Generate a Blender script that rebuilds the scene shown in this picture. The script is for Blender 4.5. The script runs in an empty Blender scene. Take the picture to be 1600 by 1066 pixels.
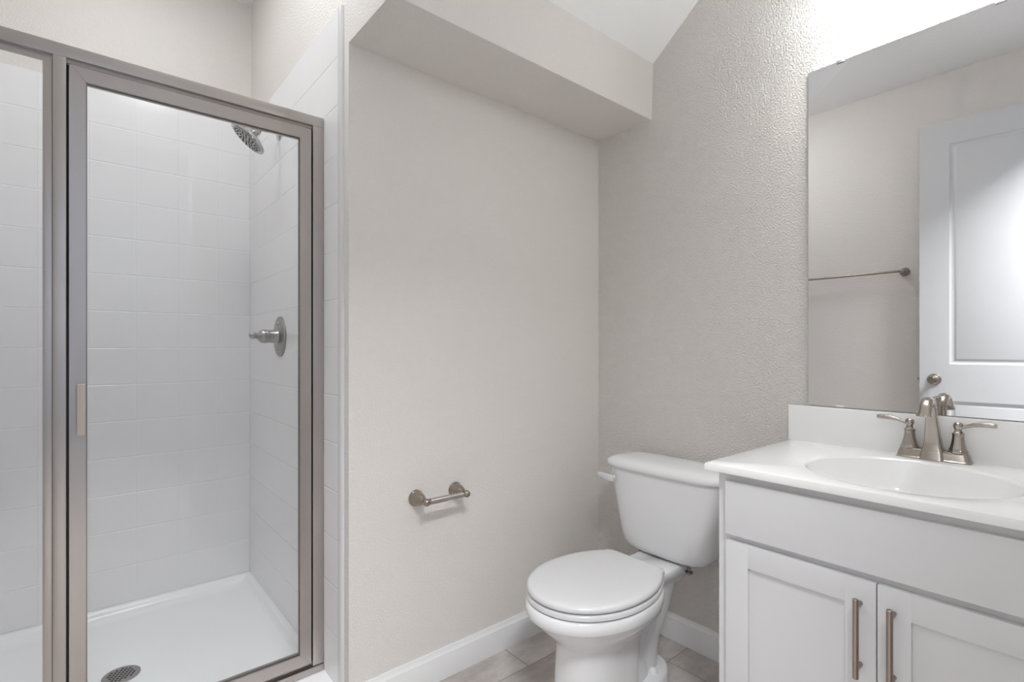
import bpy, bmesh, math
from mathutils import Vector, Matrix

S = bpy.context.scene
COL = S.collection
PI = math.pi

# ------------------------------------------------------------------ camera
cam_data = bpy.data.cameras.new('camera')
cam = bpy.data.objects.new('camera', cam_data)
COL.objects.link(cam)
cam.location = (-1.776, -1.512, 1.136)
cam.rotation_euler = (PI / 2, 0, math.radians(49.988 - 90))
cam_data.sensor_width = 36.0
cam_data.lens = 18.0
cam_data.shift_y = 12.0 / 1600.0
cam_data.clip_start = 0.01
S.camera = cam

# ------------------------------------------------------------------ world (hardly reaches the closed rooms)
world = bpy.data.worlds.new('world')
S.world = world
world.use_nodes = True
bg = world.node_tree.nodes['Background']
bg.inputs['Color'].default_value = (0.94, 0.97, 1.0, 1)
bg.inputs['Strength'].default_value = 0.3

S.view_settings.view_transform = 'Standard'
S.view_settings.look = 'None'
S.view_settings.gamma = 1.0
S.view_settings.use_curve_mapping = False
S.view_settings.exposure = 0.19
S.cycles.sample_clamp_indirect = 4.0
S.cycles.max_bounces = 16
S.cycles.diffuse_bounces = 10
S.cycles.glossy_bounces = 8
S.cycles.transparent_max_bounces = 16


def area_lamp(name, loc, size, power, color=(1, 1, 1), size_y=None):
    d = bpy.data.lights.new(name, 'AREA')
    d.shape = 'DISK'
    d.size = size
    if size_y:
        d.shape = 'RECTANGLE'
        d.size_y = size_y
    d.energy = power
    d.color = color
    o = bpy.data.objects.new(name, d)
    COL.objects.link(o)
    o.location = loc
    return o


SHADE_STRENGTH = 10.8
BULB_STRENGTH = 85
SHOWER_LAMP = 2.3
FILL_DOME_STRENGTH = 16.5
HALL_FILL = 147
area_lamp('shower_downlight_lamp', (-1.67, 0.66, 2.768), 0.14, SHOWER_LAMP, (0.96, 0.98, 1.0))
area_lamp('hall_fill_lamp', (-1.45, -2.0, 2.76), 1.2, HALL_FILL, (0.96, 0.98, 1.0), 0.36)  # added unseen fill lamp, brightens the bathroom through the doorway


# ------------------------------------------------------------------ materials
def srgb(r, g, b):
    f = lambda c: (c / 255 / 12.92) if c / 255 <= 0.04045 else ((c / 255 + 0.055) / 1.055) ** 2.4
    return (f(r), f(g), f(b), 1)


class NT:
    def __init__(self, name):
        self.m = bpy.data.materials.new(name)
        self.m.use_nodes = True
        self.t = self.m.node_tree
        self.b = self.t.nodes['Principled BSDF']

    def n(self, kind, **kw):
        x = self.t.nodes.new(kind)
        for k, v in kw.items():
            setattr(x, k, v)
        return x

    def l(self, a, b):
        self.t.links.new(a, b)

    def math(self, op, a, b=None, c=None):
        x = self.n('ShaderNodeMath', operation=op)
        for i, v in enumerate((a, b, c)):
            if v is None:
                continue
            if isinstance(v, (int, float)):
                x.inputs[i].default_value = v
            else:
                self.l(v, x.inputs[i])
        return x.outputs[0]

    def obj(self):
        return self.n('ShaderNodeTexCoord').outputs['Object']

    def xyz(self):
        s = self.n('ShaderNodeSeparateXYZ')
        self.l(self.obj(), s.inputs[0])
        return s.outputs

    def bump(self, height, strength, dist):
        x = self.n('ShaderNodeBump')
        x.inputs['Strength'].default_value = strength
        x.inputs['Distance'].default_value = dist
        self.l(height, x.inputs['Height'])
        self.l(x.outputs[0], self.b.inputs['Normal'])
        return x

    def set(self, col=None, rough=None, metal=None, spec=None, coat=None):
        i = self.b.inputs
        if col is not None:
            i['Base Color'].default_value = col
        if rough is not None:
            i['Roughness'].default_value = rough
        if metal is not None:
            i['Metallic'].default_value = metal
        if spec is not None:
            i['Specular IOR Level'].default_value = spec
        if coat is not None:
            i['Coat Weight'].default_value = coat
            i['Coat Roughness'].default_value = 0.05
        return self


def plain(name, col, rough=0.5, metal=0.0, spec=0.5):
    return NT(name).set(col, rough, metal, spec).m


def noise(w, scale, detail=2.0, rough=0.5, vec=None):
    x = w.n('ShaderNodeTexNoise')
    x.inputs['Scale'].default_value = scale
    x.inputs['Detail'].default_value = detail
    x.inputs['Roughness'].default_value = rough
    w.l(vec if vec is not None else w.obj(), x.inputs['Vector'])
    return x


def wall_paint(name, col, strength):
    w = NT(name).set(col, 0.62, 0, 0.35)
    n1 = noise(w, 175, 2.0, 0.45)
    r = w.n('ShaderNodeMapRange', interpolation_type='SMOOTHSTEP')
    r.inputs['From Min'].default_value = 0.32
    r.inputs['From Max'].default_value = 0.72
    w.l(n1.outputs['Fac'], r.inputs['Value'])
    w.bump(r.outputs[0], strength, 0.0032)
    return w.m


M = {}
PAINT = srgb(220, 216, 211)
M['paint'] = wall_paint('greige_paint_light_texture', PAINT, 0.36)
M['paint_rough'] = wall_paint('greige_paint_orange_peel', PAINT, 0.9)
M['hall_paint'] = wall_paint('slate_paint', srgb(108, 114, 125), 0.3)
M['ceiling'] = wall_paint('ceiling_white', srgb(236, 236, 236), 0.25)
M['trimwhite'] = plain('trim_white', srgb(225, 225, 226), 0.35)
M['doorwhite'] = plain('door_white', srgb(204, 205, 206), 0.4)
M['cabinet'] = plain('cabinet_white', srgb(217, 217, 218), 0.4)
M['marble'] = plain('cultured_marble', srgb(243, 243, 243), 0.12)
M['porcelain'] = plain('porcelain', srgb(226, 226, 227), 0.07)
M['plastic'] = plain('seat_plastic', srgb(210, 210, 211), 0.22)
M['acrylic'] = plain('acrylic_white', srgb(246, 246, 247), 0.16)
M['bullnose'] = plain('bullnose_tile', srgb(212, 212, 214), 0.2)
M['black'] = plain('dark_gap', srgb(25, 24, 24), 0.6)
M['bolt'] = plain('bolt_steel', srgb(150, 145, 140), 0.3, 1.0)
M['chrome'] = plain('shower_chrome', srgb(190, 190, 190), 0.16, 1.0)
M['mirror'] = plain('mirror_silver', srgb(236, 236, 237), 0.0, 1.0)
M['mirror_edge'] = plain('mirror_edge', srgb(120, 128, 126), 0.2, 0.3)
M['clip'] = plain('clear_clip', srgb(225, 225, 225), 0.2)
M['steel'] = plain('drain_steel', srgb(170, 168, 165), 0.32, 1.0)
M['clear_plastic'] = plain('clear_plastic', srgb(172, 164, 157), 0.25)


def brushed(name, col, rough, axis=2, stretch=0.03, amount=0.12):
    w = NT(name).set(col, rough, 1.0)
    mp = w.n('ShaderNodeMapping')
    sc = [1, 1, 1]
    sc[axis] = stretch
    mp.inputs['Scale'].default_value = sc
    w.l(w.obj(), mp.inputs[0])
    n1 = noise(w, 420, 3, 0.6, mp.outputs[0])
    r = w.n('ShaderNodeMapRange')
    r.inputs['To Min'].default_value = rough - amount
    r.inputs['To Max'].default_value = rough + amount
    w.l(n1.outputs['Fac'], r.inputs['Value'])
    w.l(r.outputs[0], w.b.inputs['Roughness'])
    w.bump(n1.outputs['Fac'], 0.08, 0.0005)
    return w.m


M['nickel_v'] = brushed('brushed_nickel_upright', srgb(188, 182, 178), 0.34, 2)
M['nickel_x'] = brushed('brushed_nickel_across', srgb(188, 182, 178), 0.34, 0)
M['nickel_f'] = brushed('brushed_nickel_tap', srgb(178, 170, 162), 0.22, 2, 0.2, 0.05)
M['nickel_h'] = brushed('brushed_nickel_pull', srgb(160, 146, 137), 0.3, 2, 0.05, 0.08)
M['nickel_d'] = brushed('brushed_nickel_dark', srgb(158, 148, 138), 0.28, 0, 0.2, 0.06)


def tile_mat(name, ax, off):
    w = NT(name).set(srgb(224, 223, 225), 0.15, 0, 0.5)
    xyz = w.xyz()

    def line(c, o, half):
        f = w.math('FRACT', w.math('ADD', w.math('DIVIDE', w.math('SUBTRACT', c, o), 0.152), 50.0))
        d = w.math('MULTIPLY', w.math('MINIMUM', f, w.math('SUBTRACT', 1.0, f)), 0.152)
        r = w.n('ShaderNodeMapRange', interpolation_type='SMOOTHSTEP')
        r.inputs['From Min'].default_value = half * 0.45
        r.inputs['From Max'].default_value = half * 1.7
        w.l(d, r.inputs['Value'])
        return r.outputs[0]
    h = line(xyz[2], 0.0747, 0.0019)
    v = line(xyz[ax], off, 0.0010)
    body = w.math('MINIMUM', h, w.math('ADD', 0.5, w.math('MULTIPLY', v, 0.5)))
    mix = w.n('ShaderNodeMix', data_type='RGBA')
    mix.inputs[6].default_value = srgb(243, 243, 243)
    mix.inputs[7].default_value = srgb(234, 233, 234)
    w.l(w.math('MINIMUM', h, w.math('ADD', 0.65, w.math('MULTIPLY', v, 0.35))), mix.inputs[0])
    w.l(mix.outputs[2], w.b.inputs['Base Color'])
    n1 = noise(w, 9, 1)
    hh = w.math('ADD', body, w.math('MULTIPLY', n1.outputs['Fac'], 0.35))
    w.bump(hh, 0.8, 0.0018)
    return w.m


M['tile_back'] = tile_mat('shower_tile_back', 0, -1.300)
M['tile_side'] = tile_mat('shower_tile_side', 1, 0.068)


def floor_mat():
    w = NT('plank_tile').set(None, 0.42, 0, 0.4)
    x, y, z = w.xyz()
    v = w.math('ADD', w.math('DIVIDE', w.math('ADD', y, 0.147), -0.3055), 21.0)
    row = w.math('FLOOR', v)
    fy = w.math('FRACT', v)
    u = w.math('ADD', w.math('DIVIDE', w.math('SUBTRACT', w.math('ADD', x, 0.349), w.math('MULTIPLY', w.math('SUBTRACT', row, 21.0), 0.2033)), 0.61), 40.0)
    cell = w.math('FLOOR', u)
    fx = w.math('FRACT', u)
    dy = w.math('MULTIPLY', w.math('MINIMUM', fy, w.math('SUBTRACT', 1.0, fy)), 0.3055)
    dx = w.math('MULTIPLY', w.math('MINIMUM', fx, w.math('SUBTRACT', 1.0, fx)), 0.61)
    d = w.math('MINIMUM', dx, dy)
    r = w.n('ShaderNodeMapRange', interpolation_type='SMOOTHSTEP')
    r.inputs['From Min'].default_value = 0.0012
    r.inputs['From Max'].default_value = 0.0028
    w.l(d, r.inputs['Value'])
    comb = w.n('ShaderNodeCombineXYZ')
    w.l(w.math('ADD', x, w.math('MULTIPLY', row, 3.7)), comb.inputs[0])
    w.l(w.math('MULTIPLY', y, 2.2), comb.inputs[1])
    w.l(w.math('MULTIPLY', w.math('ADD', cell, row), 1.3), comb.inputs[2])
    n1 = noise(w, 4.2, 5, 0.6, comb.outputs[0])
    n2 = noise(w, 30, 4, 0.6)
    ramp = w.n('ShaderNodeValToRGB')
    ramp.color_ramp.elements[0].position = 0.30
    ramp.color_ramp.elements[0].color = srgb(154, 146, 141)
    ramp.color_ramp.elements[1].position = 0.72
    ramp.color_ramp.elements[1].color = srgb(210, 205, 201)
    w.l(w.math('ADD', w.math('MULTIPLY', n1.outputs['Fac'], 0.85), w.math('MULTIPLY', n2.outputs['Fac'], 0.15)), ramp.inputs[0])
    mix = w.n('ShaderNodeMix', data_type='RGBA')
    mix.inputs[6].default_value = srgb(142, 135, 130)
    w.l(ramp.outputs[0], mix.inputs[7])
    w.l(r.outputs[0], mix.inputs[0])
    w.l(mix.outputs[2], w.b.inputs['Base Color'])
    w.bump(r.outputs[0], 0.4, 0.0012)
    return w.m


M['floor'] = floor_mat()


def glass_mat():
    w = NT('clear_glass')
    t = w.t
    t.nodes.remove(w.b)
    tr = w.n('ShaderNodeBsdfTransparent')
    tr.inputs[0].default_value = (0.985, 0.99, 0.988, 1)
    gl = w.n('ShaderNodeBsdfGlossy')
    gl.inputs['Roughness'].default_value = 0.02
    fr = w.n('ShaderNodeFresnel')
    fr.inputs[0].default_value = 1.45
    geo = w.n('ShaderNodeNewGeometry')
    fac = w.math('MULTIPLY', fr.outputs[0], w.math('SUBTRACT', 1.0, geo.outputs['Backfacing']))
    mx = w.n('ShaderNodeMixShader')
    w.l(fac, mx.inputs[0])
    w.l(tr.outputs[0], mx.inputs[1])
    w.l(gl.outputs[0], mx.inputs[2])
    w.l(mx.outputs[0], t.nodes['Material Output'].inputs['Surface'])
    return w.m


M['glass'] = glass_mat()


def emit(name, col, strength):
    w = NT(name).set(srgb(250, 250, 248), 0.3)
    w.b.inputs['Emission Color'].default_value = col
    w.b.inputs['Emission Strength'].default_value = strength
    return w.m


M['shade'] = emit('lit_frosted_glass', (0.95, 0.98, 1.0, 1), SHADE_STRENGTH)
M['bulb'] = emit('lit_bulb', (0.95, 0.98, 1.0, 1), BULB_STRENGTH)
M['dome'] = emit('fill_dome_glow', (0.94, 0.975, 1.0, 1), FILL_DOME_STRENGTH)  # glow of the added fill dome


# ------------------------------------------------------------------ object helpers
def finish(name, bm, mat, parent=None, smooth=35, recalc=True):
    if recalc:
        bmesh.ops.recalc_face_normals(bm, faces=bm.faces)
    me = bpy.data.meshes.new(name)
    bm.to_mesh(me)
    bm.free()
    for m in (mat if isinstance(mat, (list, tuple)) else [mat]):
        me.materials.append(m)
    if smooth:
        for p in me.polygons:
            p.use_smooth = True
        me.set_sharp_from_angle(angle=math.radians(smooth))
    o = bpy.data.objects.new(name, me)
    COL.objects.link(o)
    if parent is not None:
        o.parent = parent
        inv = Matrix.Identity(4)
        q = parent
        while q is not None:
            inv = inv @ Matrix.Translation(-q.location) if False else Matrix.Translation(-q.location) @ inv
            q = q.parent
        # vertices are authored in world space: move them into the parent's space
        me.transform(inv)
    return o


def tag(o, label=None, cat=None, group=None, kind=None):
    if label:
        o['label'] = label
    if cat:
        o['category'] = cat
    if group:
        o['group'] = group
    if kind:
        o['kind'] = kind
    return o


def struct(name, bm, mat, label=None, cat=None, smooth=35):
    o = finish(name, bm, mat, None, smooth)
    return tag(o, label, cat, None, 'structure')


def thing(name, loc, label, cat, group=None):
    o = bpy.data.objects.new(name, None)
    o.empty_display_size = 0.05
    COL.objects.link(o)
    o.location = loc
    return tag(o, label, cat, group)


def B():
    return bmesh.new()


def box(bm, x0, x1, y0, y1, z0, z1, bev=0.0, seg=2):
    t = bmesh.new()
    vs = [t.verts.new((x, y, z)) for x in (x0, x1) for y in (y0, y1) for z in (z0, z1)]
    for f in ((0, 1, 3, 2), (4, 6, 7, 5), (0, 4, 5, 1), (2, 3, 7, 6), (0, 2, 6, 4), (1, 5, 7, 3)):
        t.faces.new([vs[i] for i in f])
    if bev:
        bmesh.ops.bevel(t, geom=list(t.edges), offset=bev, segments=seg, affect='EDGES', profile=0.6)
    merge(bm, t)
    return bm


def merge(bm, t, mat=None):
    if mat is not None:
        bmesh.ops.transform(t, matrix=mat, verts=t.verts)
    me = bpy.data.meshes.new('tmp')
    bmesh.ops.recalc_face_normals(t, faces=t.faces)
    t.to_mesh(me)
    t.free()
    bm.from_mesh(me)
    bpy.data.meshes.remove(me)


def loft(bm, rings, cap0=True, cap1=True, closed=True):
    """rings: lists of points of equal length joined into one skin"""
    vv = [[bm.verts.new(p) for p in r] for r in rings]
    n = len(rings[0])
    for a, b in zip(vv, vv[1:]):
        for i in range(n if closed else n - 1):
            j = (i + 1) % n
            bm.faces.new((a[i], a[j], b[j], b[i]))
    if cap0:
        bm.faces.new(vv[0][::-1])
    if cap1:
        bm.faces.new(vv[-1])
    return bm


def extrude(bm, poly, axis, a, b):
    """poly: 2-D points; axis 0: (y,z) along x; 1: (x,z) along y; 2: (x,y) along z"""
    def P(p, t):
        return (t, p[0], p[1]) if axis == 0 else ((p[0], t, p[1]) if axis == 1 else (p[0], p[1], t))
    return loft(bm, [[P(p, a) for p in poly], [P(p, b) for p in poly]])


def frame_of(d):
    d = Vector(d).normalized()
    u = Vector((0, 0, 1)) if abs(d.z) < 0.95 else Vector((1, 0, 0))
    x = u.cross(d).normalized()
    return x, d.cross(x), d


def lathe(bm, origin, direction, prof, n=32, phase=0.0):
    """prof: (distance along the axis, radius)"""
    x, y, d = frame_of(direction)
    o = Vector(origin)
    rings = []
    for t, r in prof:
        r = max(r, 1e-5)
        rings.append([o + d * t + (x * math.cos(a) + y * math.sin(a)) * r
                      for a in [phase + 2 * PI * i / n for i in range(n)]])
    return loft(bm, rings)


def tube(bm, pts, rad, n=16):
    """round tube along points; rad a number or a list"""
    pts = [Vector(p) for p in pts]
    rings = []
    prev = None
    for i, p in enumerate(pts):
        a = pts[max(i - 1, 0)]
        b = pts[min(i + 1, len(pts) - 1)]
        d = (b - a).normalized()
        if prev is None:
            x, y, _ = frame_of(d)
        else:
            x = (prev - d * prev.dot(d)).normalized()
            y = d.cross(x)
        prev = x
        r = rad[i] if isinstance(rad, (list, tuple)) else rad
        rings.append([p + (x * math.cos(t) + y * math.sin(t)) * r for t in [2 * PI * k / n for k in range(n)]])
    return loft(bm, rings)


def sgn(v, e):
    return math.copysign(abs(v) ** e, v)


def superell(cx, cy, hx, hy, z, e=2.0, n=48):
    return [(cx + hx * sgn(math.cos(t), 2 / e), cy + hy * sgn(math.sin(t), 2 / e), z)
            for t in [2 * PI * i / n for i in range(n)]]


def egg(xf, xb, xw, cy, hw, z, ef=2.0, eb=3.0, n=64):
    """outline with a rounded front at xf (towards -x), widest at xw, squarer back at xb"""
    r = []
    for i in range(n):
        t = 2 * PI * i / n
        c, s = math.cos(t), math.sin(t)
        if c < 0:
            r.append((xw + (xw - xf) * sgn(c, 2 / ef), cy + hw * sgn(s, 2 / ef), z))
        else:
            r.append((xw + (xb - xw) * sgn(c, 2 / eb), cy + hw * sgn(s, 2 / eb), z))
    return r


def rrect(x0, x1, y0, y1, r, z, k=6):
    p = []
    for cx, cy, a0 in ((x1 - r, y1 - r, 0), (x0 + r, y1 - r, 90), (x0 + r, y0 + r, 180), (x1 - r, y0 + r, 270)):
        for i in range(k + 1):
            a = math.radians(a0 + 90 * i / k)
            p.append((cx + r * math.cos(a), cy + r * math.sin(a), z))
    return p


# ------------------------------------------------------------------ setting
XS = -1.155          # painted face of the partition beside the shower
XL = -2.18           # left wall
YB = 1.173           # painted back wall of the shower
ZC = 2.78            # ceiling
ZT = 2.20            # top of the tiles

struct('floor', box(B(), -2.7, 0.1, -3.3, 1.3, -0.1, 0.0), M['floor'], smooth=0)
struct('ceiling', box(B(), -2.28, 0.1, -1.72, 1.27, ZC, ZC + 0.1), M['ceiling'], smooth=0)
struct('wall_right', box(B(), 0.0, 0.1, -1.72, 1.27, 0, ZC), M['paint_rough'], smooth=0)
struct('wall_back', box(B(), XS, 0.0, 0.0, 1.27, 0, ZC), M['paint'], smooth=0)
struct('wall_shower', box(B(), -2.28, XS, YB, 1.27, 0, ZC), M['paint'], smooth=0)
struct('wall_left', box(B(), -2.28, XL, -1.72, YB, 0, ZC), M['paint'], smooth=0)
bm = B()
box(bm, -1.28, 0.0, -1.72, -1.60, 0, ZC)
box(bm, XL, -1.28, -1.72, -1.60, 2.48, ZC)
box(bm, XL, -2.135, -1.72, -1.60, 0, 2.48)
struct('wall_front', bm, M['paint'], smooth=0)

# hall beyond the open doorway (only its light and its reflection reach the photo)
bm = B()
box(bm, -2.7, 0.1, -3.3, -3.2, 0, ZC)
box(bm, -2.7, -2.6, -3.2, -1.72, 0, ZC)
box(bm, -0.6, -0.5, -3.2, -1.72, 0, ZC)
box(bm, -2.6, -2.28, -1.72, -1.60, 0, ZC)
struct('wall_hall', bm, M['hall_paint'], smooth=0)
struct('ceiling_hall', box(B(), -2.7, 0.1, -3.3, -1.7205, ZC, ZC + 0.1), M['ceiling'], smooth=0)

# soffit over the toilet, sloped ceiling above it
struct('soffit', extrude(B(), [(0.0, 2.067), (-0.281, 2.067), (-0.288, 2.293), (0.0, 2.293)], 0, XS, 0.0), M['paint'], smooth=0)
bm = extrude(B(), [(0.0, 2.293), (-0.288, 2.293), (-0.92, ZC), (0.0, ZC)], 0, XS, 0.0)
bm.faces.ensure_lookup_table()
bmesh.ops.recalc_face_normals(bm, faces=bm.faces)
for f in bm.faces:
    f.material_index = 1 if f.normal.x < -0.9 else 0
struct('ceiling_slope', bm, [M['ceiling'], M['paint']], smooth=0)

# shower tiles (8-10 mm proud of the paint), rounded trim at the open edge
struct('wall_tile_back', box(B(), XL, XS - 0.008, YB - 0.010, YB, 0.0738, ZT, 0.001, 1), M['tile_back'], smooth=0)
struct('wall_tile_right', box(B(), XS - 0.008, XS, 0.064, YB, 0.0738, ZT, 0.001, 1), M['tile_side'], smooth=0)
struct('wall_tile_left', box(B(), XL, XL + 0.008, 0.064, YB - 0.010, 0.0738, ZT, 0.001, 1), M['tile_side'], smooth=0)
trim_prof = [(XS, 0.036), (XS - 0.003, 0.0365), (XS - 0.0065, 0.039), (XS - 0.0085, 0.044), (XS - 0.0092, 0.050), (XS - 0.0092, 0.063), (XS, 0.063)]
struct('trim_1', extrude(B(), trim_prof, 2, 0.0, ZT), M['bullnose'])

# baseboards
bb = [(0.0, 0.0), (0.0145, 0.0), (0.0145, 0.074), (0.0125, 0.079), (0.0125, 0.083), (0.009, 0.088), (0.0065, 0.095), (0.005, 0.101), (0.0, 0.101)]
struct('baseboard_back', extrude(B(), [(-a, z) for a, z in bb], 0, XS, 0.0), M['trimwhite'], smooth=25)
struct('baseboard_right', extrude(B(), [(-a, z) for a, z in bb], 1, -0.832, -0.0145), M['trimwhite'], smooth=25)

# ------------------------------------------------------------------ open door by the left wall
DP = Vector((-2.120, -1.552, 0.012))
DANG = math.atan2(0.812, 0.062)
DR = Matrix.Translation(DP) @ Matrix.Rotation(DANG, 4, 'Z')
DW, DH, DT = 0.815, 2.435, 0.035
bm = B()
# local: x along the leaf, -y is the face towards the room


def door_face(bm, ysurf, sign):
    """stile-and-rail face with two recessed raised panels"""
    px0, px1 = 0.135, DW - 0.135
    zs = [(0.24, 0.825), (1.035, DH - 0.135)]
    xsq = [0, px0, px1, DW]
    zq = [0, zs[0][0], zs[0][1], zs[1][0], zs[1][1], DH]
    for i in range(3):
        for j in range(5):
            if i == 1 and j in (1, 3):
                x0, x1, z0, z1 = xsq[i], xsq[i + 1], zq[j], zq[j + 1]
                steps = [(0, 0), (0.007, 0.007), (0.013, 0.0095), (0.021, 0.0095), (0.029, 0.004), (0.033, 0.003)]
                prev = None
                for ins, dep in steps:
                    y = ysurf + sign * dep
                    ring = [bm.verts.new(p) for p in ((x0 + ins, y, z0 + ins), (x1 - ins, y, z0 + ins), (x1 - ins, y, z1 - ins), (x0 + ins, y, z1 - ins))]
                    if prev:
                        for k in range(4):
                            bm.faces.new((prev[k], prev[(k + 1) % 4], ring[(k + 1) % 4], ring[k]))
                    prev = ring
                bm.faces.new(prev)
            else:
                bm.faces.new([bm.verts.new(p) for p in ((xsq[i], ysurf, zq[j]), (xsq[i + 1], ysurf, zq[j]), (xsq[i + 1], ysurf, zq[j + 1]), (xsq[i], ysurf, zq[j + 1]))])


door_face(bm, -DT / 2, 1)
door_face(bm, DT / 2, -1)
for a, b in (((0, 0), (0, DH)), ((DW, 0), (DW, DH)), ((0, 0), (DW, 0)), ((0, DH), (DW, DH))):
    bm.faces.new([bm.verts.new(p) for p in ((a[0], -DT / 2, a[1]), (b[0], -DT / 2, b[1]), (b[0], DT / 2, b[1]), (a[0], DT / 2, a[1]))])
bmesh.ops.remove_doubles(bm, verts=bm.verts, dist=1e-5)
bmesh.ops.transform(bm, matrix=DR, verts=bm.verts)
door = struct('door_1', bm, M['doorwhite'], 'white two-panel door standing open, seen in the mirror', 'door', smooth=25)
KX, KZ = DW - 0.068, 0.945
for sgnv, mat in ((-1, M['nickel_d']), (1, M['nickel_d'])):
    o = DR @ Vector((KX, sgnv * DT / 2, KZ))
    d = DR.to_3x3() @ Vector((0, sgnv, 0))
    k = lathe(B(), o, d, [(0, 0.033), (0.004, 0.033), (0.008, 0.030), (0.010, 0.014), (0.022, 0.0115), (0.028, 0.014), (0.034, 0.024), (0.044, 0.0285), (0.052, 0.0265), (0.058, 0.018), (0.060, 0.0)], 28)
    finish('door_knob', k, mat, door)
bm = B()
t = B()
box(t, DW - 0.0005, DW + 0.0015, -0.0125, 0.0125, KZ - 0.03, KZ + 0.03, 0)
merge(bm, t, DR)
finish('latch_plate', bm, M['nickel_d'], door)
bm = lathe(B(), DR @ Vector((DW, 0, KZ)), DR.to_3x3() @ Vector((1, 0, 0)), [(0, 0.008), (0.009, 0.008), (0.0115, 0.004)], 12)
finish('latch_bolt', bm, M['nickel_d'], door)

# ------------------------------------------------------------------ shower pan with drain
px0, px1, py0, py1 = XL + 0.0005, XS - 0.0003, 0.066, YB - 0.0005
pan = thing('shower_pan', (-1.67, 0.62, 0), 'white moulded shower floor basin behind the framed glass door', 'shower base')
bm = B()
rings = [rrect(px0, px1, py0, py1, 0.006, 0.0),
         rrect(px0, px1, py0, py1, 0.004, 0.067),
         rrect(px0 + 0.0005, px1 - 0.0005, py0 + 0.006, py1 - 0.0005, 0.004, 0.0736),
         rrect(px0 + 0.020, px1 - 0.020, 0.262, py1 - 0.022, 0.016, 0.0736),
         rrect(px0 + 0.024, px1 - 0.024, 0.268, py1 - 0.026, 0.020, 0.0722),
         rrect(px0 + 0.028, px1 - 0.028, 0.275, py1 - 0.030, 0.024, 0.066),
         rrect(px0 + 0.034, px1 - 0.034, 0.282, py1 - 0.036, 0.028, 0.054),
         rrect(px0 + 0.046, px1 - 0.046, 0.297, py1 - 0.046, 0.038, 0.0475),
         rrect(px0 + 0.10, px1 - 0.10, 0.35, py1 - 0.10, 0.05, 0.0455),
         rrect(-1.74, -1.60, 0.57, 0.71, 0.05, 0.0425)]
finish('basin', loft(bm, rings), M['acrylic'], pan, 40)
DC = Vector((-1.676, 0.640, 0.0428))
dr = finish('drain_cover', lathe(B(), DC, (0, 0, 1), [(0, 0.053), (0.0025, 0.053), (0.0042, 0.050), (0.0042, 0.046), (0.0036, 0.045), (0.0036, 0.0)], 40), M['steel'], pan, 30)
tag(dr, 'round steel drain cover with square holes')
bm = B()
s = 0.0112
for i in range(-3, 4):
    for j in range(-3, 4):
        if math.hypot(i, j) < 3.2:
            t = box(B(), -0.0036, 0.0036, -0.0036, 0.0036, 0.0034, 0.0039)
            merge(bm, t, Matrix.Translation(DC) @ Matrix.Rotation(math.radians(62), 4, 'Z') @ Matrix.Translation((i * s, j * s, 0)))
finish('drain_holes', bm, M['black'], dr, 0)

# ------------------------------------------------------------------ framed glass enclosure
YD = 0.187           # front plane of the framing
XJ = XS - 0.0085     # tile face beside the jamb
enc = thing('shower_enclosure', (-1.67, YD, 0.0755), 'brushed nickel framed glass shower enclosure with hinged door and fixed side panel', 'shower door')
ZH0, ZH1 = 1.866, 1.898
ZS0, ZS1 = 0.0755, 0.1005
bm = box(B(), XL + 0.0085, XJ - 0.0005, YD, YD + 0.045, ZH0, ZH1, 0.0015)
box(bm, XL + 0.0085, XJ - 0.03, YD + 0.012, YD + 0.040, ZH0 - 0.008, ZH0 + 0.001)
finish('header_rail', bm, M['nickel_x'], enc)
bm = box(B(), XL + 0.0085, XJ - 0.0005, YD - 0.004, YD + 0.048, ZS0, ZS1 - 0.004, 0.0015)
box(bm, XL + 0.0085, XJ - 0.03, YD + 0.016, YD + 0.046, ZS1 - 0.005, ZS1 + 0.004, 0.001)
finish('bottom_track', bm, M['nickel_x'], enc)
bm = box(B(), -1.1985, XJ - 0.0005, YD, YD + 0.040, ZS1 - 0.003, ZH0 - 0.0002, 0.0015)
finish('wall_jamb', bm, M['nickel_v'], enc)
finish('door_gasket', box(B(), -1.2065, -1.1988, YD + 0.016, YD + 0.036, ZS1 + 0.005, ZH0 - 0.0085), M['black'], enc, 0)
bm = box(B(), -1.832, -1.8065, YD - 0.001, YD + 0.044, ZS1 - 0.003, ZH0 - 0.0002, 0.002)
box(bm, -1.851, -1.8325, YD + 0.010, YD + 0.032, ZS1 + 0.004, ZH0 - 0.008, 0.0015)
finish('center_post', bm, M['nickel_v'], enc)
bm = box(B(), -1.8075, -1.8015, YD + 0.014, YD + 0.034, ZS1 + 0.006, ZH0 - 0.012)
finish('door_gasket', bm, M['black'], enc, 0)
# fixed panel
fp = finish('fixed_panel', box(B(), XL + 0.020, -1.849, YD + 0.018, YD + 0.024, ZS1 + 0.003, ZH0 - 0.008), M['glass'], enc, 0)
tag(fp, 'fixed clear glass panel left of the door')
bm = box(B(), XL + 0.0085, XL + 0.030, YD + 0.004, YD + 0.036, ZS1 - 0.003, ZH0 - 0.0002, 0.0015)
finish('panel_channel', bm, M['nickel_v'], enc)
# door leaf: four mitred rails
dx0, dx1, dz0, dz1 = -1.8005, -1.2025, 0.107, 1.853
gx0, gx1, gz0, gz1 = -1.7685, -1.2385, 0.147, 1.816


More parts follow.
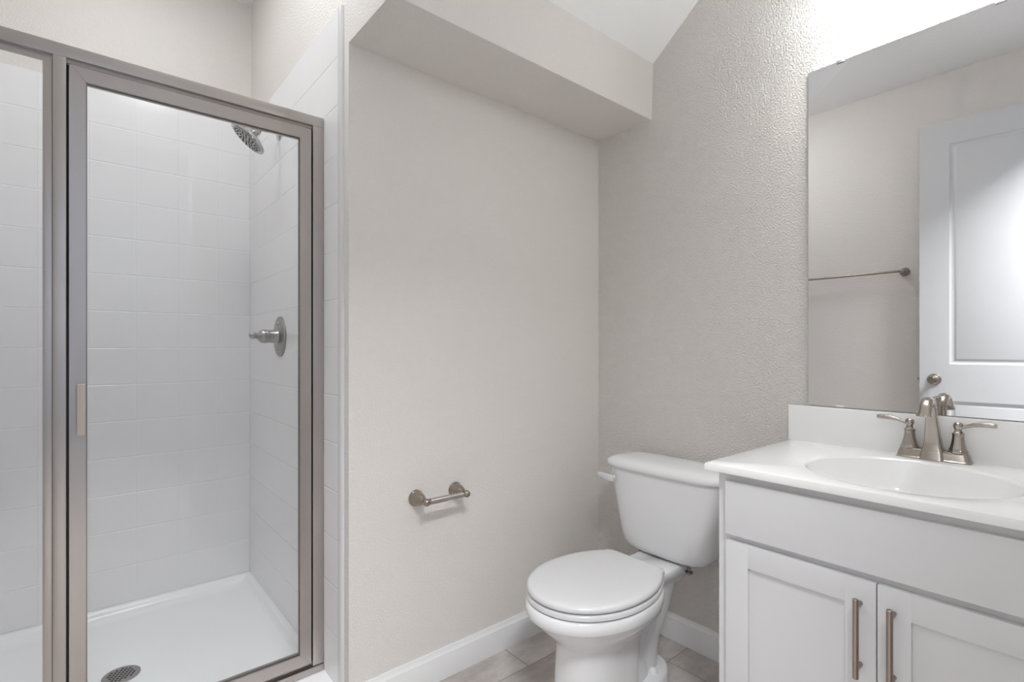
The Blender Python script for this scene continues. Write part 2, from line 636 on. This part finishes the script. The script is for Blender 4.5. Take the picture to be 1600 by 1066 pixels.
def mitred(bm, o, i, y0, y1):
    ox0, ox1, oz0, oz1 = o
    ix0, ix1, iz0, iz1 = i
    oc = [(ox0, oz0), (ox1, oz0), (ox1, oz1), (ox0, oz1)]
    ic = [(ix0, iz0), (ix1, iz0), (ix1, iz1), (ix0, iz1)]
    for k in range(4):
        j = (k + 1) % 4
        q = [oc[k], oc[j], ic[j], ic[k]]
        t = B()
        loft(t, [[(x, y0, z) for x, z in q], [(x, y1, z) for x, z in q]])
        bmesh.ops.bevel(t, geom=list(t.edges), offset=0.0012, segments=2, affect='EDGES')
        merge(bm, t)


bm = B()
mitred(bm, (dx0, dx1, dz0, dz1), (gx0, gx1, gz0, gz1), YD + 0.003, YD + 0.028)
df = finish('door_frame', bm, [M['nickel_v']], enc, 30)
for p in df.data.polygons:
    p.material_index = 0
finish('door_glass', box(B(), gx0 - 0.004, gx1 + 0.004, YD + 0.014, YD + 0.020, gz0 - 0.004, gz1 + 0.004), M['glass'], df, 0)
bm = B()
mitred(bm, (gx0 - 0.0005, gx1 + 0.0005, gz0 - 0.0005, gz1 + 0.0005), (gx0 + 0.0025, gx1 - 0.0025, gz0 + 0.0025, gz1 - 0.0025), YD + 0.009, YD + 0.0135)
finish('glazing_seal', bm, M['bolt'], df, 30)
bm = box(B(), -1.7865, -1.7690, YD - 0.020, YD + 0.0035, 0.917, 1.047, 0.003)
hd = finish('door_handle', bm, M['clear_plastic'], df)
tag(hd, 'small tan pull handle')

# ------------------------------------------------------------------ shower head and valve (on the tiled side wall)
XT = XS - 0.008
YV = 0.683
sh = thing('overhead_shower', (XT, YV, 2.01), 'round chrome shower head angled down from the tiled wall', 'shower head')
finish('wall_flange', lathe(B(), (XT - 0.0005, YV, 2.012), (-1, 0, 0), [(0, 0.030), (0.003, 0.030), (0.007, 0.025), (0.010, 0.013), (0.011, 0.0)], 28), M['chrome'], sh)
fc = Vector((-1.283, YV, 1.955))
fn = Vector((-0.64, 0.15, -0.755)).normalized()
back = fc - fn * 0.062
pts = [Vector((XT - 0.006, YV, 2.012)), Vector((XT - 0.020, YV, 2.014)), Vector((XT - 0.038, YV, 2.013)), Vector((XT - 0.052, YV, 2.008)), back + (-fn) * 0.006]
finish('shower_arm', tube(B(), pts, 0.0095, 16), M['chrome'], sh)
hb = finish('spray_head', lathe(B(), back - fn * 0.012, fn, [(0, 0.010), (0.004, 0.0145), (0.010, 0.0145), (0.013, 0.012), (0.018, 0.017), (0.024, 0.019), (0.030, 0.017), (0.040, 0.024), (0.050, 0.042), (0.058, 0.062), (0.064, 0.071), (0.070, 0.0735), (0.075, 0.072), (0.077, 0.068), (0.0755, 0.066), (0.0755, 0.0)], 48), M['chrome'], sh)
bm = lathe(B(), fc + fn * 0.002, fn, [(0, 0.060), (0.0015, 0.060), (0.0022, 0.057), (0.0022, 0.0)], 40)
face = finish('spray_face', bm, M['steel'], hb)
bm = B()
ux, uy, _ = frame_of(fn)
for rr, nn in ((0.014, 6), (0.027, 12), (0.040, 16), (0.051, 20)):
    for k in range(nn):
        a = 2 * PI * k / nn
        lathe(bm, fc + fn * 0.0035 + (ux * math.cos(a) + uy * math.sin(a)) * rr, fn, [(0, 0.0028), (0.003, 0.0022), (0.0035, 0.0)], 8)
finish('nozzles', bm, M['black'], hb)

va = thing('shower_valve', (XT, YV, 1.185), 'brushed nickel shower valve trim with projecting lever handle on the tile', 'shower valve')
finish('escutcheon', lathe(B(), (XT - 0.0005, YV - 0.010, 1.185), (-1, 0, 0), [(0, 0.081), (0.003, 0.081), (0.006, 0.078), (0.010, 0.060), (0.012, 0.036), (0.012, 0.0)], 56), M['steel'], va)
bm = lathe(B(), (XT - 0.011, YV - 0.010, 1.185), (-1, 0, 0), [(0, 0.029), (0.004, 0.0265), (0.034, 0.0255), (0.036, 0.0235), (0.039, 0.0235), (0.040, 0.0265), (0.050, 0.0275), (0.060, 0.0265), (0.068, 0.020), (0.074, 0.012), (0.080, 0.009)], 36)
finish('valve_body', bm, M['steel'], va)
hl = finish('lever_handle', lathe(B(), (XT - 0.086, YV - 0.010, 1.187), (-1, 0, 0.05), [(0, 0.008), (0.006, 0.0115), (0.014, 0.0135), (0.022, 0.0125), (0.028, 0.008), (0.030, 0.0)], 24), M['steel'], va)
for zc in (1.185 + 0.052, 1.185 - 0.050):
    finish('cover_screw', lathe(B(), (XT - 0.0085, YV - 0.010, zc), (-1, 0, 0), [(0, 0.009), (0.004, 0.008), (0.006, 0.005), (0.006, 0.0)], 16), M['steel'], va)

# ------------------------------------------------------------------ toilet paper holder
tp = thing('toilet_paper_holder', (-0.848, 0, 0.640), 'empty brushed nickel paper roll holder on the wall left of the toilet', 'paper holder')
for cx in (-0.926, -0.770):
    finish('mounting_post', lathe(B(), (cx, -0.0004, 0.640), (0, -1, 0), [(0, 0.0265), (0.003, 0.027), (0.006, 0.0245), (0.009, 0.023), (0.018, 0.0225), (0.030, 0.020), (0.042, 0.0155), (0.052, 0.0105), (0.058, 0.0085), (0.062, 0.010), (0.067, 0.0118), (0.073, 0.0122), (0.079, 0.0105), (0.083, 0.006), (0.084, 0.0)], 36), M['nickel_d'], tp)
rl = finish('roller', lathe(B(), (-0.916, -0.071, 0.640), (1, 0, 0), [(0, 0.0065), (0.004, 0.0065), (0.0042, 0.0102), (0.068, 0.0102), (0.0685, 0.0088), (0.131, 0.0088), (0.1312, 0.006), (0.137, 0.006)], 28), M['nickel_x'], tp)
tag(rl, 'bright spring roller bar')

# ------------------------------------------------------------------ toilet
TC = -0.445
to = thing('toilet', (-0.40, TC, 0), 'white two-piece toilet with closed lid between the side wall and the vanity', 'toilet')
bm = B()
sec = [  # z, front, back, widest, half width, front exponent, back exponent
    (0.000, -0.690, -0.40, -0.53, 0.102, 2.4, 4.0),
    (0.010, -0.690, -0.40, -0.53, 0.102, 2.4, 4.0),
    (0.080, -0.684, -0.40, -0.53, 0.098, 2.4, 4.0),
    (0.170, -0.678, -0.40, -0.53, 0.096, 2.4, 4.0),
    (0.225, -0.677, -0.38, -0.53, 0.096, 2.3, 3.5),
    (0.245, -0.682, -0.36, -0.53, 0.100, 2.2, 3.0),
    (0.262, -0.695, -0.33, -0.52, 0.112, 2.1, 2.8),
    (0.280, -0.714, -0.30, -0.52, 0.130, 2.1, 2.6),
    (0.300, -0.735, -0.285, -0.52, 0.149, 2.0, 2.5),
    (0.320, -0.754, -0.287, -0.535, 0.164, 2.0, 2.0),
    (0.334, -0.765, -0.286, -0.535, 0.172, 2.0, 2.0),
    (0.338, -0.769, -0.285, -0.535, 0.175, 2.0, 2.0),
    (0.341, -0.777, -0.283, -0.535, 0.181, 2.0, 2.0),
    (0.345, -0.781, -0.282, -0.535, 0.1835, 2.0, 2.0),
    (0.360, -0.784, -0.282, -0.535, 0.185, 2.0, 2.0),
    (0.374, -0.781, -0.282, -0.535, 0.183, 2.0, 2.0),
    (0.380, -0.774, -0.286, -0.535, 0.177, 2.0, 2.0)]
loft(bm, [egg(a, b, w, TC, hw, z, ef, eb) for z, a, b, w, hw, ef, eb in sec])
# deck under the tank
deck = [(0.315, -0.32, -0.09, 0.060), (0.338, -0.34, -0.06, 0.070), (0.354, -0.36, -0.047, 0.084), (0.376, -0.36, -0.045, 0.090), (0.382, -0.355, -0.05, 0.086)]
loft(bm, [superell((a + b) / 2, TC, (b - a) / 2, hw, z, 4.5, 40) for z, a, b, hw in deck])
# trapway column and outlet behind the pedestal
trap = [(0.000, -0.42, -0.235, 0.045), (0.045, -0.42, -0.235, 0.045), (0.11, -0.42, -0.235, 0.050), (0.16, -0.42, -0.222, 0.055), (0.20, -0.42, -0.195, 0.060), (0.25, -0.42, -0.160, 0.063), (0.31, -0.40, -0.13, 0.064), (0.345, -0.38, -0.10, 0.066)]
loft(bm, [superell((a + b) / 2, TC, (b - a) / 2, hw, z, 2.6, 40) for z, a, b, hw in trap])
# rounded elbow bulges on both sides
for s_ in (-1, 1):
    t = bmesh.new()
    bmesh.ops.create_uvsphere(t, u_segments=28, v_segments=18, radius=1.0)
    merge(bm, t, Matrix.Translation((-0.390, TC + s_ * 0.016, 0.060)) @ Matrix.Diagonal((0.090, 0.044, 0.112, 1)))
# foot flange
foot = [(0.0, 0.094), (0.034, 0.093), (0.042, 0.090), (0.046, 0.084)]
loft(bm, [superell(-0.345, TC, 0.150 - (0.094 - h), h, z, 2.1, 48) for z, h in foot])
bowl = finish('bowl', bm, M['porcelain'], to, 50, recalc=False)
# the bolt caps
for s_ in (-1, 1):
    finish('bolt_cap', lathe(B(), (-0.303, TC + s_ * 0.051, 0.0445), (0, 0, 1), [(0, 0.0155), (0.006, 0.0155), (0.012, 0.013), (0.016, 0.008), (0.0175, 0.0)], 20), M['porcelain'], to)
# tank
bm = B()
tk = [(0.388, -0.188, -0.048, 0.120, 4.0), (0.391, -0.196, -0.042, 0.146, 4.0), (0.399, -0.203, -0.036, 0.164, 4.0), (0.415, -0.208, -0.032, 0.175, 4.0), (0.445, -0.210, -0.030, 0.183, 4.2),
      (0.52, -0.213, -0.029, 0.198, 4.4), (0.60, -0.217, -0.027, 0.213, 4.6), (0.665, -0.219, -0.026, 0.226, 4.8), (0.684, -0.219, -0.026, 0.228, 4.8)]
loft(bm, [superell((a + b) / 2, TC, (b - a) / 2, hw, z, e, 64) for z, a, b, hw, e in tk])
tank = finish('tank', bm, M['porcelain'], to, 60)
bm = B()
tl = [(0.6845, -0.222, -0.026, 0.230), (0.6850, -0.229, -0.022, 0.237), (0.692, -0.233, -0.021, 0.241), (0.700, -0.233, -0.021, 0.241), (0.709, -0.230, -0.023, 0.238), (0.717, -0.220, -0.028, 0.228), (0.722, -0.200, -0.040, 0.208), (0.7245, -0.165, -0.060, 0.160), (0.7255, -0.130, -0.110, 0.060)]
loft(bm, [superell((a + b) / 2, TC, (b - a) / 2, hw, z, 4.4, 64) for z, a, b, hw in tl])
finish('tank_lid', bm, M['porcelain'], to, 60)
# flush lever on the front left of the tank
bm = lathe(B(), (-0.2165, TC + 0.185, 0.642), (-1, 0, 0), [(0, 0.0125), (0.006, 0.0125), (0.009, 0.010), (0.010, 0.0)], 20)
rg = []
for y, x, z, hx, hz in ((0.176, -0.231, 0.640, 0.005, 0.0095), (0.182, -0.232, 0.641, 0.0068, 0.0125), (0.200, -0.232, 0.643, 0.0068, 0.0128), (0.222, -0.230, 0.645, 0.0062, 0.0115), (0.240, -0.227, 0.646, 0.0056, 0.0095), (0.252, -0.225, 0.646, 0.005, 0.0085), (0.256, -0.224, 0.646, 0.003, 0.006)):
    rg.append([(x + hx * sgn(math.cos(t), 0.7), TC + y, z + hz * sgn(math.sin(t), 0.7)) for t in [2 * PI * i / 20 for i in range(20)]])
loft(bm, rg)
tag(finish('flush_lever', bm, M['plastic'], to), 'white flush lever')
# seat ring and lid
def egg_seat(z, d=0.0, n=30):
    """elongated seat outline: round front, sides drawing in to a straight back with small corner radii"""
    xf, xb, xw, hw, k, r = -0.7745 + d, -0.322 - d, -0.545, 0.1825 - d, 0.66, 0.022
    half = []
    for i in range(n):
        t = 0.5 * PI * i / n
        half.append((xw + (xf - xw) * sgn(math.cos(t), 2 / 2.05), hw * sgn(math.sin(t), 2 / 2.05)))
    yb = hw * k
    for i in range(n):
        u = i / n
        x = xw + (xb - r - xw) * u
        half.append((x, yb + (hw - yb) * (1 - u ** 2.2)))
    for i in range(9):
        t = 0.5 * PI * i / 8
        half.append((xb - r + r * math.sin(t), yb - r + r * math.cos(t)))
    full = half + [(x, -y) for x, y in half[::-1][:-1]]
    return [(x, TC + y, z) for x, y in full]


bm = B()
NS = len(egg_seat(0))
inner = lambda z: [(-0.55 + 0.15 * math.cos(t), TC + 0.115 * math.sin(t), z) for t in [PI - 2 * PI * i / NS for i in range(NS)]]
seat_r = [egg_seat(0.3835, 0.004), egg_seat(0.386, 0.0), egg_seat(0.395, 0.0), egg_seat(0.399, 0.003), egg_seat(0.4005, 0.009), inner(0.4005), inner(0.3835)]
loft(bm, seat_r + [seat_r[0]], False, False)
bmesh.ops.remove_doubles(bm, verts=bm.verts, dist=1e-6)
finish('seat', bm, M['plastic'], to, 50)
bm = B()
lid_r = [egg_seat(0.4035, 0.010), egg_seat(0.4045, 0.004), egg_seat(0.408, 0.001), egg_seat(0.414, 0.001), egg_seat(0.4195, 0.004), egg_seat(0.4225, 0.010), egg_seat(0.4240, 0.024), egg_seat(0.4248, 0.06), egg_seat(0.4252, 0.09)]
loft(bm, lid_r)
finish('seat_lid', bm, M['plastic'], to, 50)
for s_ in (-1, 1):
    finish('seat_hinge', box(B(), -0.345, -0.308, TC + s_ * 0.070 - 0.015, TC + s_ * 0.070 + 0.015, 0.3825, 0.4033, 0.004), M['plastic'], to)
    bm = lathe(B(), (-0.165, TC + s_ * 0.102, 0.392), (0, 0, -1), [(0, 0.005), (0.028, 0.005), (0.0285, 0.013), (0.034, 0.013), (0.0345, 0.006), (0.040, 0.006)], 12)
    finish('tank_bolt', bm, M['bolt'], to)
finish('bolt_gasket', box(B(), -0.165, -0.075, TC - 0.060, TC + 0.060, 0.380, 0.3895, 0.003), M['black'], to)

# ------------------------------------------------------------------ vanity cabinet
VC = -1.186
vy1, vy0 = -0.834, 2 * VC + 0.834
va_x = -0.500
van = thing('vanity_cabinet', (-0.25, VC, 0), 'white shaker vanity cabinet with two doors and a false drawer front', 'vanity')
bm = B()
box(bm, va_x, -0.003, vy1 - 0.016, vy1, 0.10, 0.8205, 0.001, 1)
box(bm, va_x, -0.003, vy0, vy0 + 0.016, 0.10, 0.8205, 0.001, 1)
box(bm, va_x, -0.003, vy0 + 0.015, vy1 - 0.015, 0.10, 0.118)
box(bm, -0.012, -0.003, vy0 + 0.015, vy1 - 0.015, 0.117, 0.8205)
for a_, b_ in ((0.10, 0.145), (0.640, 0.680), (0.780, 0.8205)):
    box(bm, va_x, va_x + 0.018, vy0 + 0.015, vy1 - 0.015, a_, b_)
for a_, b_ in ((vy0 + 0.015, vy0 + 0.045), (vy1 - 0.045, vy1 - 0.015), (VC - 0.02, VC + 0.02)):
    box(bm, va_x + 0.0004, va_x + 0.018, a_, b_, 0.144, 0.641)
    box(bm, va_x + 0.0004, va_x + 0.018, a_, b_, 0.679, 0.781)
box(bm, va_x + 0.07, -0.003, vy0 + 0.004, vy1 - 0.004, 0.0, 0.101)
finish('cabinet_box', bm, M['cabinet'], van)
XF = va_x - 0.0185
finish('drawer_front', box(B(), XF, va_x - 0.0003, vy0 + 0.026, vy1 - 0.026, 0.665, 0.800, 0.0018), M['cabinet'], van)


def shaker(y0, y1, z0, z1, r):
    bm = B()
    box(bm, XF, va_x - 0.0003, y0, y0 + r, z0, z1, 0.0012)
    box(bm, XF, va_x - 0.0003, y1 - r, y1, z0, z1, 0.0012)
    box(bm, XF + 0.0003, va_x - 0.0003, y0 + r - 0.001, y1 - r + 0.001, z1 - r, z1, 0.0012)
    box(bm, XF + 0.0003, va_x - 0.0003, y0 + r - 0.001, y1 - r + 0.001, z0, z0 + r, 0.0012)
    box(bm, XF + 0.0095, va_x - 0.003, y0 + r - 0.004, y1 - r + 0.004, z0 + r - 0.004, z1 - r + 0.004)
    return bm


dz0v, dz1v = 0.125, 0.649
for y0, y1, hy, lab in ((VC + 0.0012, vy1 - 0.028, -1.157, 'left'), (vy0 + 0.028, VC - 0.0012, -1.2155, 'right')):
    d = finish('cabinet_door', shaker(y0, y1, dz0v, dz1v, 0.0565), M['cabinet'], van)
    bm = B()
    hx = XF - 0.030
    tube(bm, [(hx, hy, 0.452), (hx, hy, 0.453), (hx, hy, 0.616), (hx, hy, 0.617)], [0.0050, 0.0058, 0.0058, 0.0050], 20)
    for z in (0.600, 0.471):
        tube(bm, [(hx + 0.003, hy, z), (XF + 0.0001, hy, z)], 0.0048, 14)
    tag(finish('bar_handle', bm, M['nickel_h'], d), 'brushed nickel bar pull')

# ------------------------------------------------------------------ countertop with integral bowl
ZT_ = 0.842
cy1, cy0 = -0.815, 2 * VC + 0.815
cx0, cx1 = -0.537, -0.0025
ct = thing('vanity_countertop', (-0.27, VC, 0.821), 'white cultured marble countertop with integral oval basin and backsplash', 'countertop')
BC, BRX, BRY = Vector((-0.293, -1.182)), 0.196, 0.203
N = 96


def rect_ring(x0, x1, y0, y1, z):
    """points on a rectangle in the directions of the bowl's outline"""
    out = []
    cx, cy = BC
    for i in range(N):
        t = 2 * PI * i / N
        dx, dy = math.cos(t), math.sin(t)
        k = 1e9
        if dx > 1e-9: k = min(k, (x1 - cx) / dx)
        if dx < -1e-9: k = min(k, (x0 - cx) / dx)
        if dy > 1e-9: k = min(k, (y1 - cy) / dy)
        if dy < -1e-9: k = min(k, (y0 - cy) / dy)
        out.append([cx + dx * k, cy + dy * k, z])
    for c in ((x0, y0), (x0, y1), (x1, y0), (x1, y1)):
        j = min(range(N), key=lambda q: (out[q][0] - c[0]) ** 2 + (out[q][1] - c[1]) ** 2)
        out[j][0], out[j][1] = c
    return [tuple(p) for p in out]


def bowl_ring(f, z, n=2.0):
    return [(BC.x + BRX * f * math.cos(t), BC.y + BRY * f * math.sin(t), z) for t in [2 * PI * i / N for i in range(N)]]


e = 0.006
rings = [bowl_ring(1.015, 0.822), rect_ring(cx0 + 0.001, cx1, cy0, cy1, 0.822), rect_ring(cx0, cx1, cy0 - 0.001, cy1 + 0.001, 0.824),
         rect_ring(cx0, cx1, cy0 - 0.001, cy1 + 0.001, ZT_ - e), rect_ring(cx0 + 0.0018, cx1, cy0 + 0.001, cy1 - 0.001, ZT_ - 0.0018),
         rect_ring(cx0 + e, cx1, cy0 + 0.0055, cy1 - 0.0055, ZT_), bowl_ring(1.035, ZT_), bowl_ring(1.012, ZT_ - 0.0012), bowl_ring(0.992, ZT_ - 0.006)]
slab = finish('countertop_slab', loft(B(), rings, False, False), M['marble'], ct, 40, recalc=True)
prof = [(0.992, 0.006), (0.975, 0.016), (0.94, 0.040), (0.88, 0.072), (0.78, 0.102), (0.62, 0.124), (0.42, 0.134), (0.20, 0.138), (0.11, 0.1395)]
inn = [bowl_ring(f, ZT_ - d) for f, d in prof]
outp = [bowl_ring(f + 0.03, ZT_ - d - 0.008) for f, d in prof[::-1]]
sb = finish('sink_basin', loft(B(), inn + outp, False, False), M['marble'], ct, 50)
finish('basin_drain', lathe(B(), (BC.x, BC.y, ZT_ - 0.141), (0, 0, 1), [(0, 0.022), (0.0025, 0.022), (0.003, 0.016), (0.006, 0.014), (0.0075, 0.0)], 28), M['chrome'], sb)
bsx = -0.019
finish('backsplash', box(B(), bsx, -0.0025, cy0, cy1, ZT_ - 0.0005, 0.9555, 0.002), M['marble'], ct)

# ------------------------------------------------------------------ faucet
FX, FY, FZ = -0.045, -1.190, ZT_ + 0.0003
fa = thing('sink_faucet', (FX, FY, FZ), 'brushed nickel centerset faucet with two lever handles behind the basin', 'faucet')
bm = B()
bp = [(0.0, 0.0245, 0.0790), (0.0035, 0.0245, 0.0790), (0.005, 0.0225, 0.0768), (0.011, 0.0215, 0.0755), (0.020, 0.0195, 0.0725), (0.0235, 0.0185, 0.0712), (0.0255, 0.0165, 0.069)]
loft(bm, [superell(FX, FY, hx, hy, FZ + z, 6.0, 56) for z, hx, hy in bp])
loft(bm, [superell(FX - 0.002, FY, hx, hy, FZ + z, 6.0, 32) for z, hx, hy in ((0.001, 0.0265, 0.027), (0.005, 0.025, 0.0262), (0.018, 0.0228, 0.0245), (0.0262, 0.0205, 0.0225))])
finish('base_plate', bm, M['nickel_f'], fa, 30)
for s_, nm in ((1, 'left'), (-1, 'right')):
    hy = FY + s_ * 0.0505
    bm = lathe(B(), (FX, hy, FZ + 0.025), (0, 0, 1), [(0, 0.0215), (0.004, 0.0213), (0.006, 0.0195), (0.012, 0.0175), (0.024, 0.0145), (0.036, 0.0128), (0.046, 0.0124), (0.048, 0.0134), (0.050, 0.0134), (0.052, 0.0105), (0.056, 0.0080), (0.062, 0.0070)], 8, PI / 8)
    bmesh.ops.bevel(bm, geom=[ed for ed in bm.edges if abs(ed.verts[0].co.z - ed.verts[1].co.z) > 0.002], offset=0.0012, segments=2, affect='EDGES')
    h = finish('faucet_handle', bm, M['nickel_f'], fa, 28)
    bm = lathe(B(), (FX, hy, FZ + 0.084), (0, 0, 1), [(0, 0.0065), (0.003, 0.0088), (0.009, 0.0105), (0.015, 0.0098), (0.019, 0.0065), (0.0205, 0.0)], 24)
    rg = []
    for d, z, w_, th in ((0.002, 0.094, 0.0055, 0.0050), (0.010, 0.0945, 0.0048, 0.0045), (0.018, 0.0978, 0.0050, 0.0044), (0.028, 0.1015, 0.0074, 0.0052), (0.042, 0.1040, 0.0094, 0.0058), (0.058, 0.1048, 0.0100, 0.0060), (0.0715, 0.1045, 0.0100, 0.0060), (0.0735, 0.1044, 0.0092, 0.0054)):
        rg.append([(FX + w_ * sgn(math.cos(t), 0.6), hy + s_ * d, FZ + z - 0.002 + th * sgn(math.sin(t), 0.6)) for t in [2 * PI * i / 24 for i in range(24)]])
    loft(bm, rg)
    finish('lever', bm, M['nickel_f'], h, 40)
bm = B()
sp = [  # x offset, z, section tilt (deg of path), half width y, half depth
    (0.000, 0.0255, 90, 0.0225, 0.0205), (0.000, 0.0295, 90, 0.0222, 0.0200), (-0.001, 0.0325, 90, 0.0200, 0.0180), (-0.004, 0.055, 92, 0.0172, 0.0156), (-0.012, 0.085, 94, 0.0146, 0.0134),
    (-0.019, 0.112, 98, 0.0124, 0.0114), (-0.025, 0.132, 106, 0.0117, 0.0108), (-0.035, 0.149, 127, 0.0117, 0.0108), (-0.050, 0.1580, 158, 0.0121, 0.0112), (-0.067, 0.1570, 192, 0.0126, 0.0116),
    (-0.081, 0.1490, 222, 0.0132, 0.0122), (-0.090, 0.1370, 244, 0.0140, 0.0130), (-0.0945, 0.1270, 256, 0.0148, 0.0138), (-0.0958, 0.1245, 260, 0.0166, 0.0156), (-0.0964, 0.1215, 262, 0.0168, 0.0158), (-0.0964, 0.1211, 262, 0.0136, 0.0126), (-0.0952, 0.129, 262, 0.0113, 0.0106)]
rg = []
for dx, z, ang, hy, hd in sp:
    a = math.radians(ang)
    dirv = Vector((math.cos(a), 0, math.sin(a)))
    nrm = Vector((math.sin(a), 0, -math.cos(a)))
    ee = 5.0 if z < 0.12 and dx > -0.02 else 2.4
    rg.append([Vector((FX + dx, FY, FZ + z)) + nrm * (hd * sgn(math.cos(t), 2 / ee)) + Vector((0, 1, 0)) * (hy * sgn(math.sin(t), 2 / ee)) for t in [2 * PI * i / 32 for i in range(32)]])
loft(bm, rg)
finish('spout', bm, M['nickel_f'], fa, 40)
bm = lathe(B(), (FX + 0.0205, FY, FZ + 0.020), (0, 0, 1), [(0, 0.0032), (0.123, 0.0030), (0.126, 0.005), (0.131, 0.0075), (0.137, 0.0082), (0.143, 0.0065), (0.146, 0.0)], 20)
finish('lift_rod', bm, M['nickel_f'], fa)

# ------------------------------------------------------------------ mirror
MY1, MY0, MZ0, MZ1 = -0.871, 2 * VC + 0.871, 0.9575, 2.012
mi = thing('wall_mirror', (-0.006, VC, MZ0), 'large frameless wall mirror above the vanity backsplash', 'mirror')
bm = box(B(), -0.0085, -0.0030, MY0, MY1, MZ0, MZ1)
bmesh.ops.recalc_face_normals(bm, faces=bm.faces)
for f in bm.faces:
    f.material_index = 0 if f.normal.x < -0.9 else 1
finish('mirror_glass', bm, [M['mirror'], M['mirror_edge']], mi, 0)
for y, z, m_ in ((-0.962, MZ1, 'steel'), (-1.317, MZ1, 'steel'), (-0.960, MZ0, 'clip'), (-1.41, MZ0, 'clip')):
    up = 1 if z == MZ1 else -1
    bm = B()
    box(bm, -0.0115, -0.0088, y - 0.011, y + 0.011, min(z - up * 0.007, z), max(z - up * 0.007, z + up * 0.002 if up > 0 else z), 0.0008)
    if up > 0:
        box(bm, -0.0115, -0.0005, y - 0.011, y + 0.011, z + 0.0003, z + 0.0028, 0.0006)
    finish('mirror_clip', bm, M[m_], mi)

# ------------------------------------------------------------------ vanity light
vl = thing('vanity_light', (0, VC, 2.30), 'lit vanity light bar with frosted glass shades above the mirror', 'wall light')
finish('back_plate', box(B(), -0.022, -0.0005, VC - 0.29, VC + 0.29, 2.285, 2.385, 0.004), M['nickel_x'], vl)
LX, LZ = -0.145, 2.112
for k in range(3):
    y = VC + 0.182 * (1 - k)
    bm = tube(B(), [(-0.021, y, LZ + 0.200), (-0.100, y, LZ + 0.204), (-0.132, y, LZ + 0.196), (LX, y, LZ + 0.178), (LX, y, LZ + 0.150)], 0.009, 16)
    finish('lamp_arm', bm, M['nickel_f'], vl)
    bm = lathe(B(), (LX, y, LZ + 0.160), (0, 0, -1), [(0, 0.018), (0.006, 0.022), (0.010, 0.027), (0.020, 0.032), (0.045, 0.039), (0.085, 0.046), (0.125, 0.053), (0.150, 0.0565), (0.160, 0.057), (0.160, 0.0535), (0.125, 0.0495), (0.085, 0.043), (0.045, 0.036), (0.024, 0.028), (0.022, 0.0)], 40)
    finish('glass_shade', bm, M['shade'], vl)
    bm = lathe(B(), (LX, y, LZ + 0.132), (0, 0, -1), [(0, 0.012), (0.012, 0.013), (0.024, 0.020), (0.038, 0.0265), (0.050, 0.027), (0.062, 0.022), (0.070, 0.012), (0.0725, 0.0)], 24)
    finish('light_bulb', bm, M['bulb'], vl)

# ------------------------------------------------------------------ towel bar (seen in the mirror)
tb = thing('towel_bar', (XL, -0.39, 1.615), 'brushed nickel towel bar on the far wall, seen in the mirror', 'towel bar')
for y in (-0.640, -0.030):
    finish('bar_post', lathe(B(), (XL + 0.0004, y, 1.615), (1, 0, 0), [(0, 0.0265), (0.003, 0.027), (0.006, 0.0245), (0.018, 0.0225), (0.030, 0.020), (0.044, 0.0150), (0.056, 0.0095), (0.062, 0.0105), (0.070, 0.0135), (0.078, 0.0125), (0.084, 0.006), (0.085, 0.0)], 32), M['nickel_d'], tb)
finish('rail', tube(B(), [(XL + 0.071, -0.638, 1.615), (XL + 0.071, -0.032, 1.615)], 0.0078, 18), M['nickel_d'], tb)

# ------------------------------------------------------------------ shower downlight and added fill dome (above the frame)
x, y = -1.67, 0.66
dl = thing('recessed_downlight', (x, y, ZC), 'round recessed downlight in the ceiling over the shower', 'ceiling light')
finish('trim_ring', lathe(B(), (x, y, ZC - 0.0003), (0, 0, -1), [(0, 0.095), (0.004, 0.094), (0.007, 0.086), (0.006, 0.076), (0.003, 0.074), (0.003, 0.0)], 40), M['trimwhite'], dl)
x, y = -1.47, 0.01  # added fill light, placed clear of the mirror and tile reflections
cl = thing('added_fill_dome', (x, y, ZC), 'added fill light shaped as a frosted dome, unseen above the shower door', 'ceiling light')
finish('fill_dome_ring', lathe(B(), (x, y, ZC - 0.0003), (0, 0, -1), [(0, 0.185), (0.018, 0.185), (0.022, 0.180), (0.022, 0.0)], 48), M['nickel_x'], cl)
finish('fill_dome_bowl', lathe(B(), (x, y, ZC - 0.0225), (0, 0, -1), [(0, 0.170), (0.012, 0.168), (0.035, 0.150), (0.055, 0.115), (0.068, 0.065), (0.072, 0.0)], 48), M['dome'], cl)
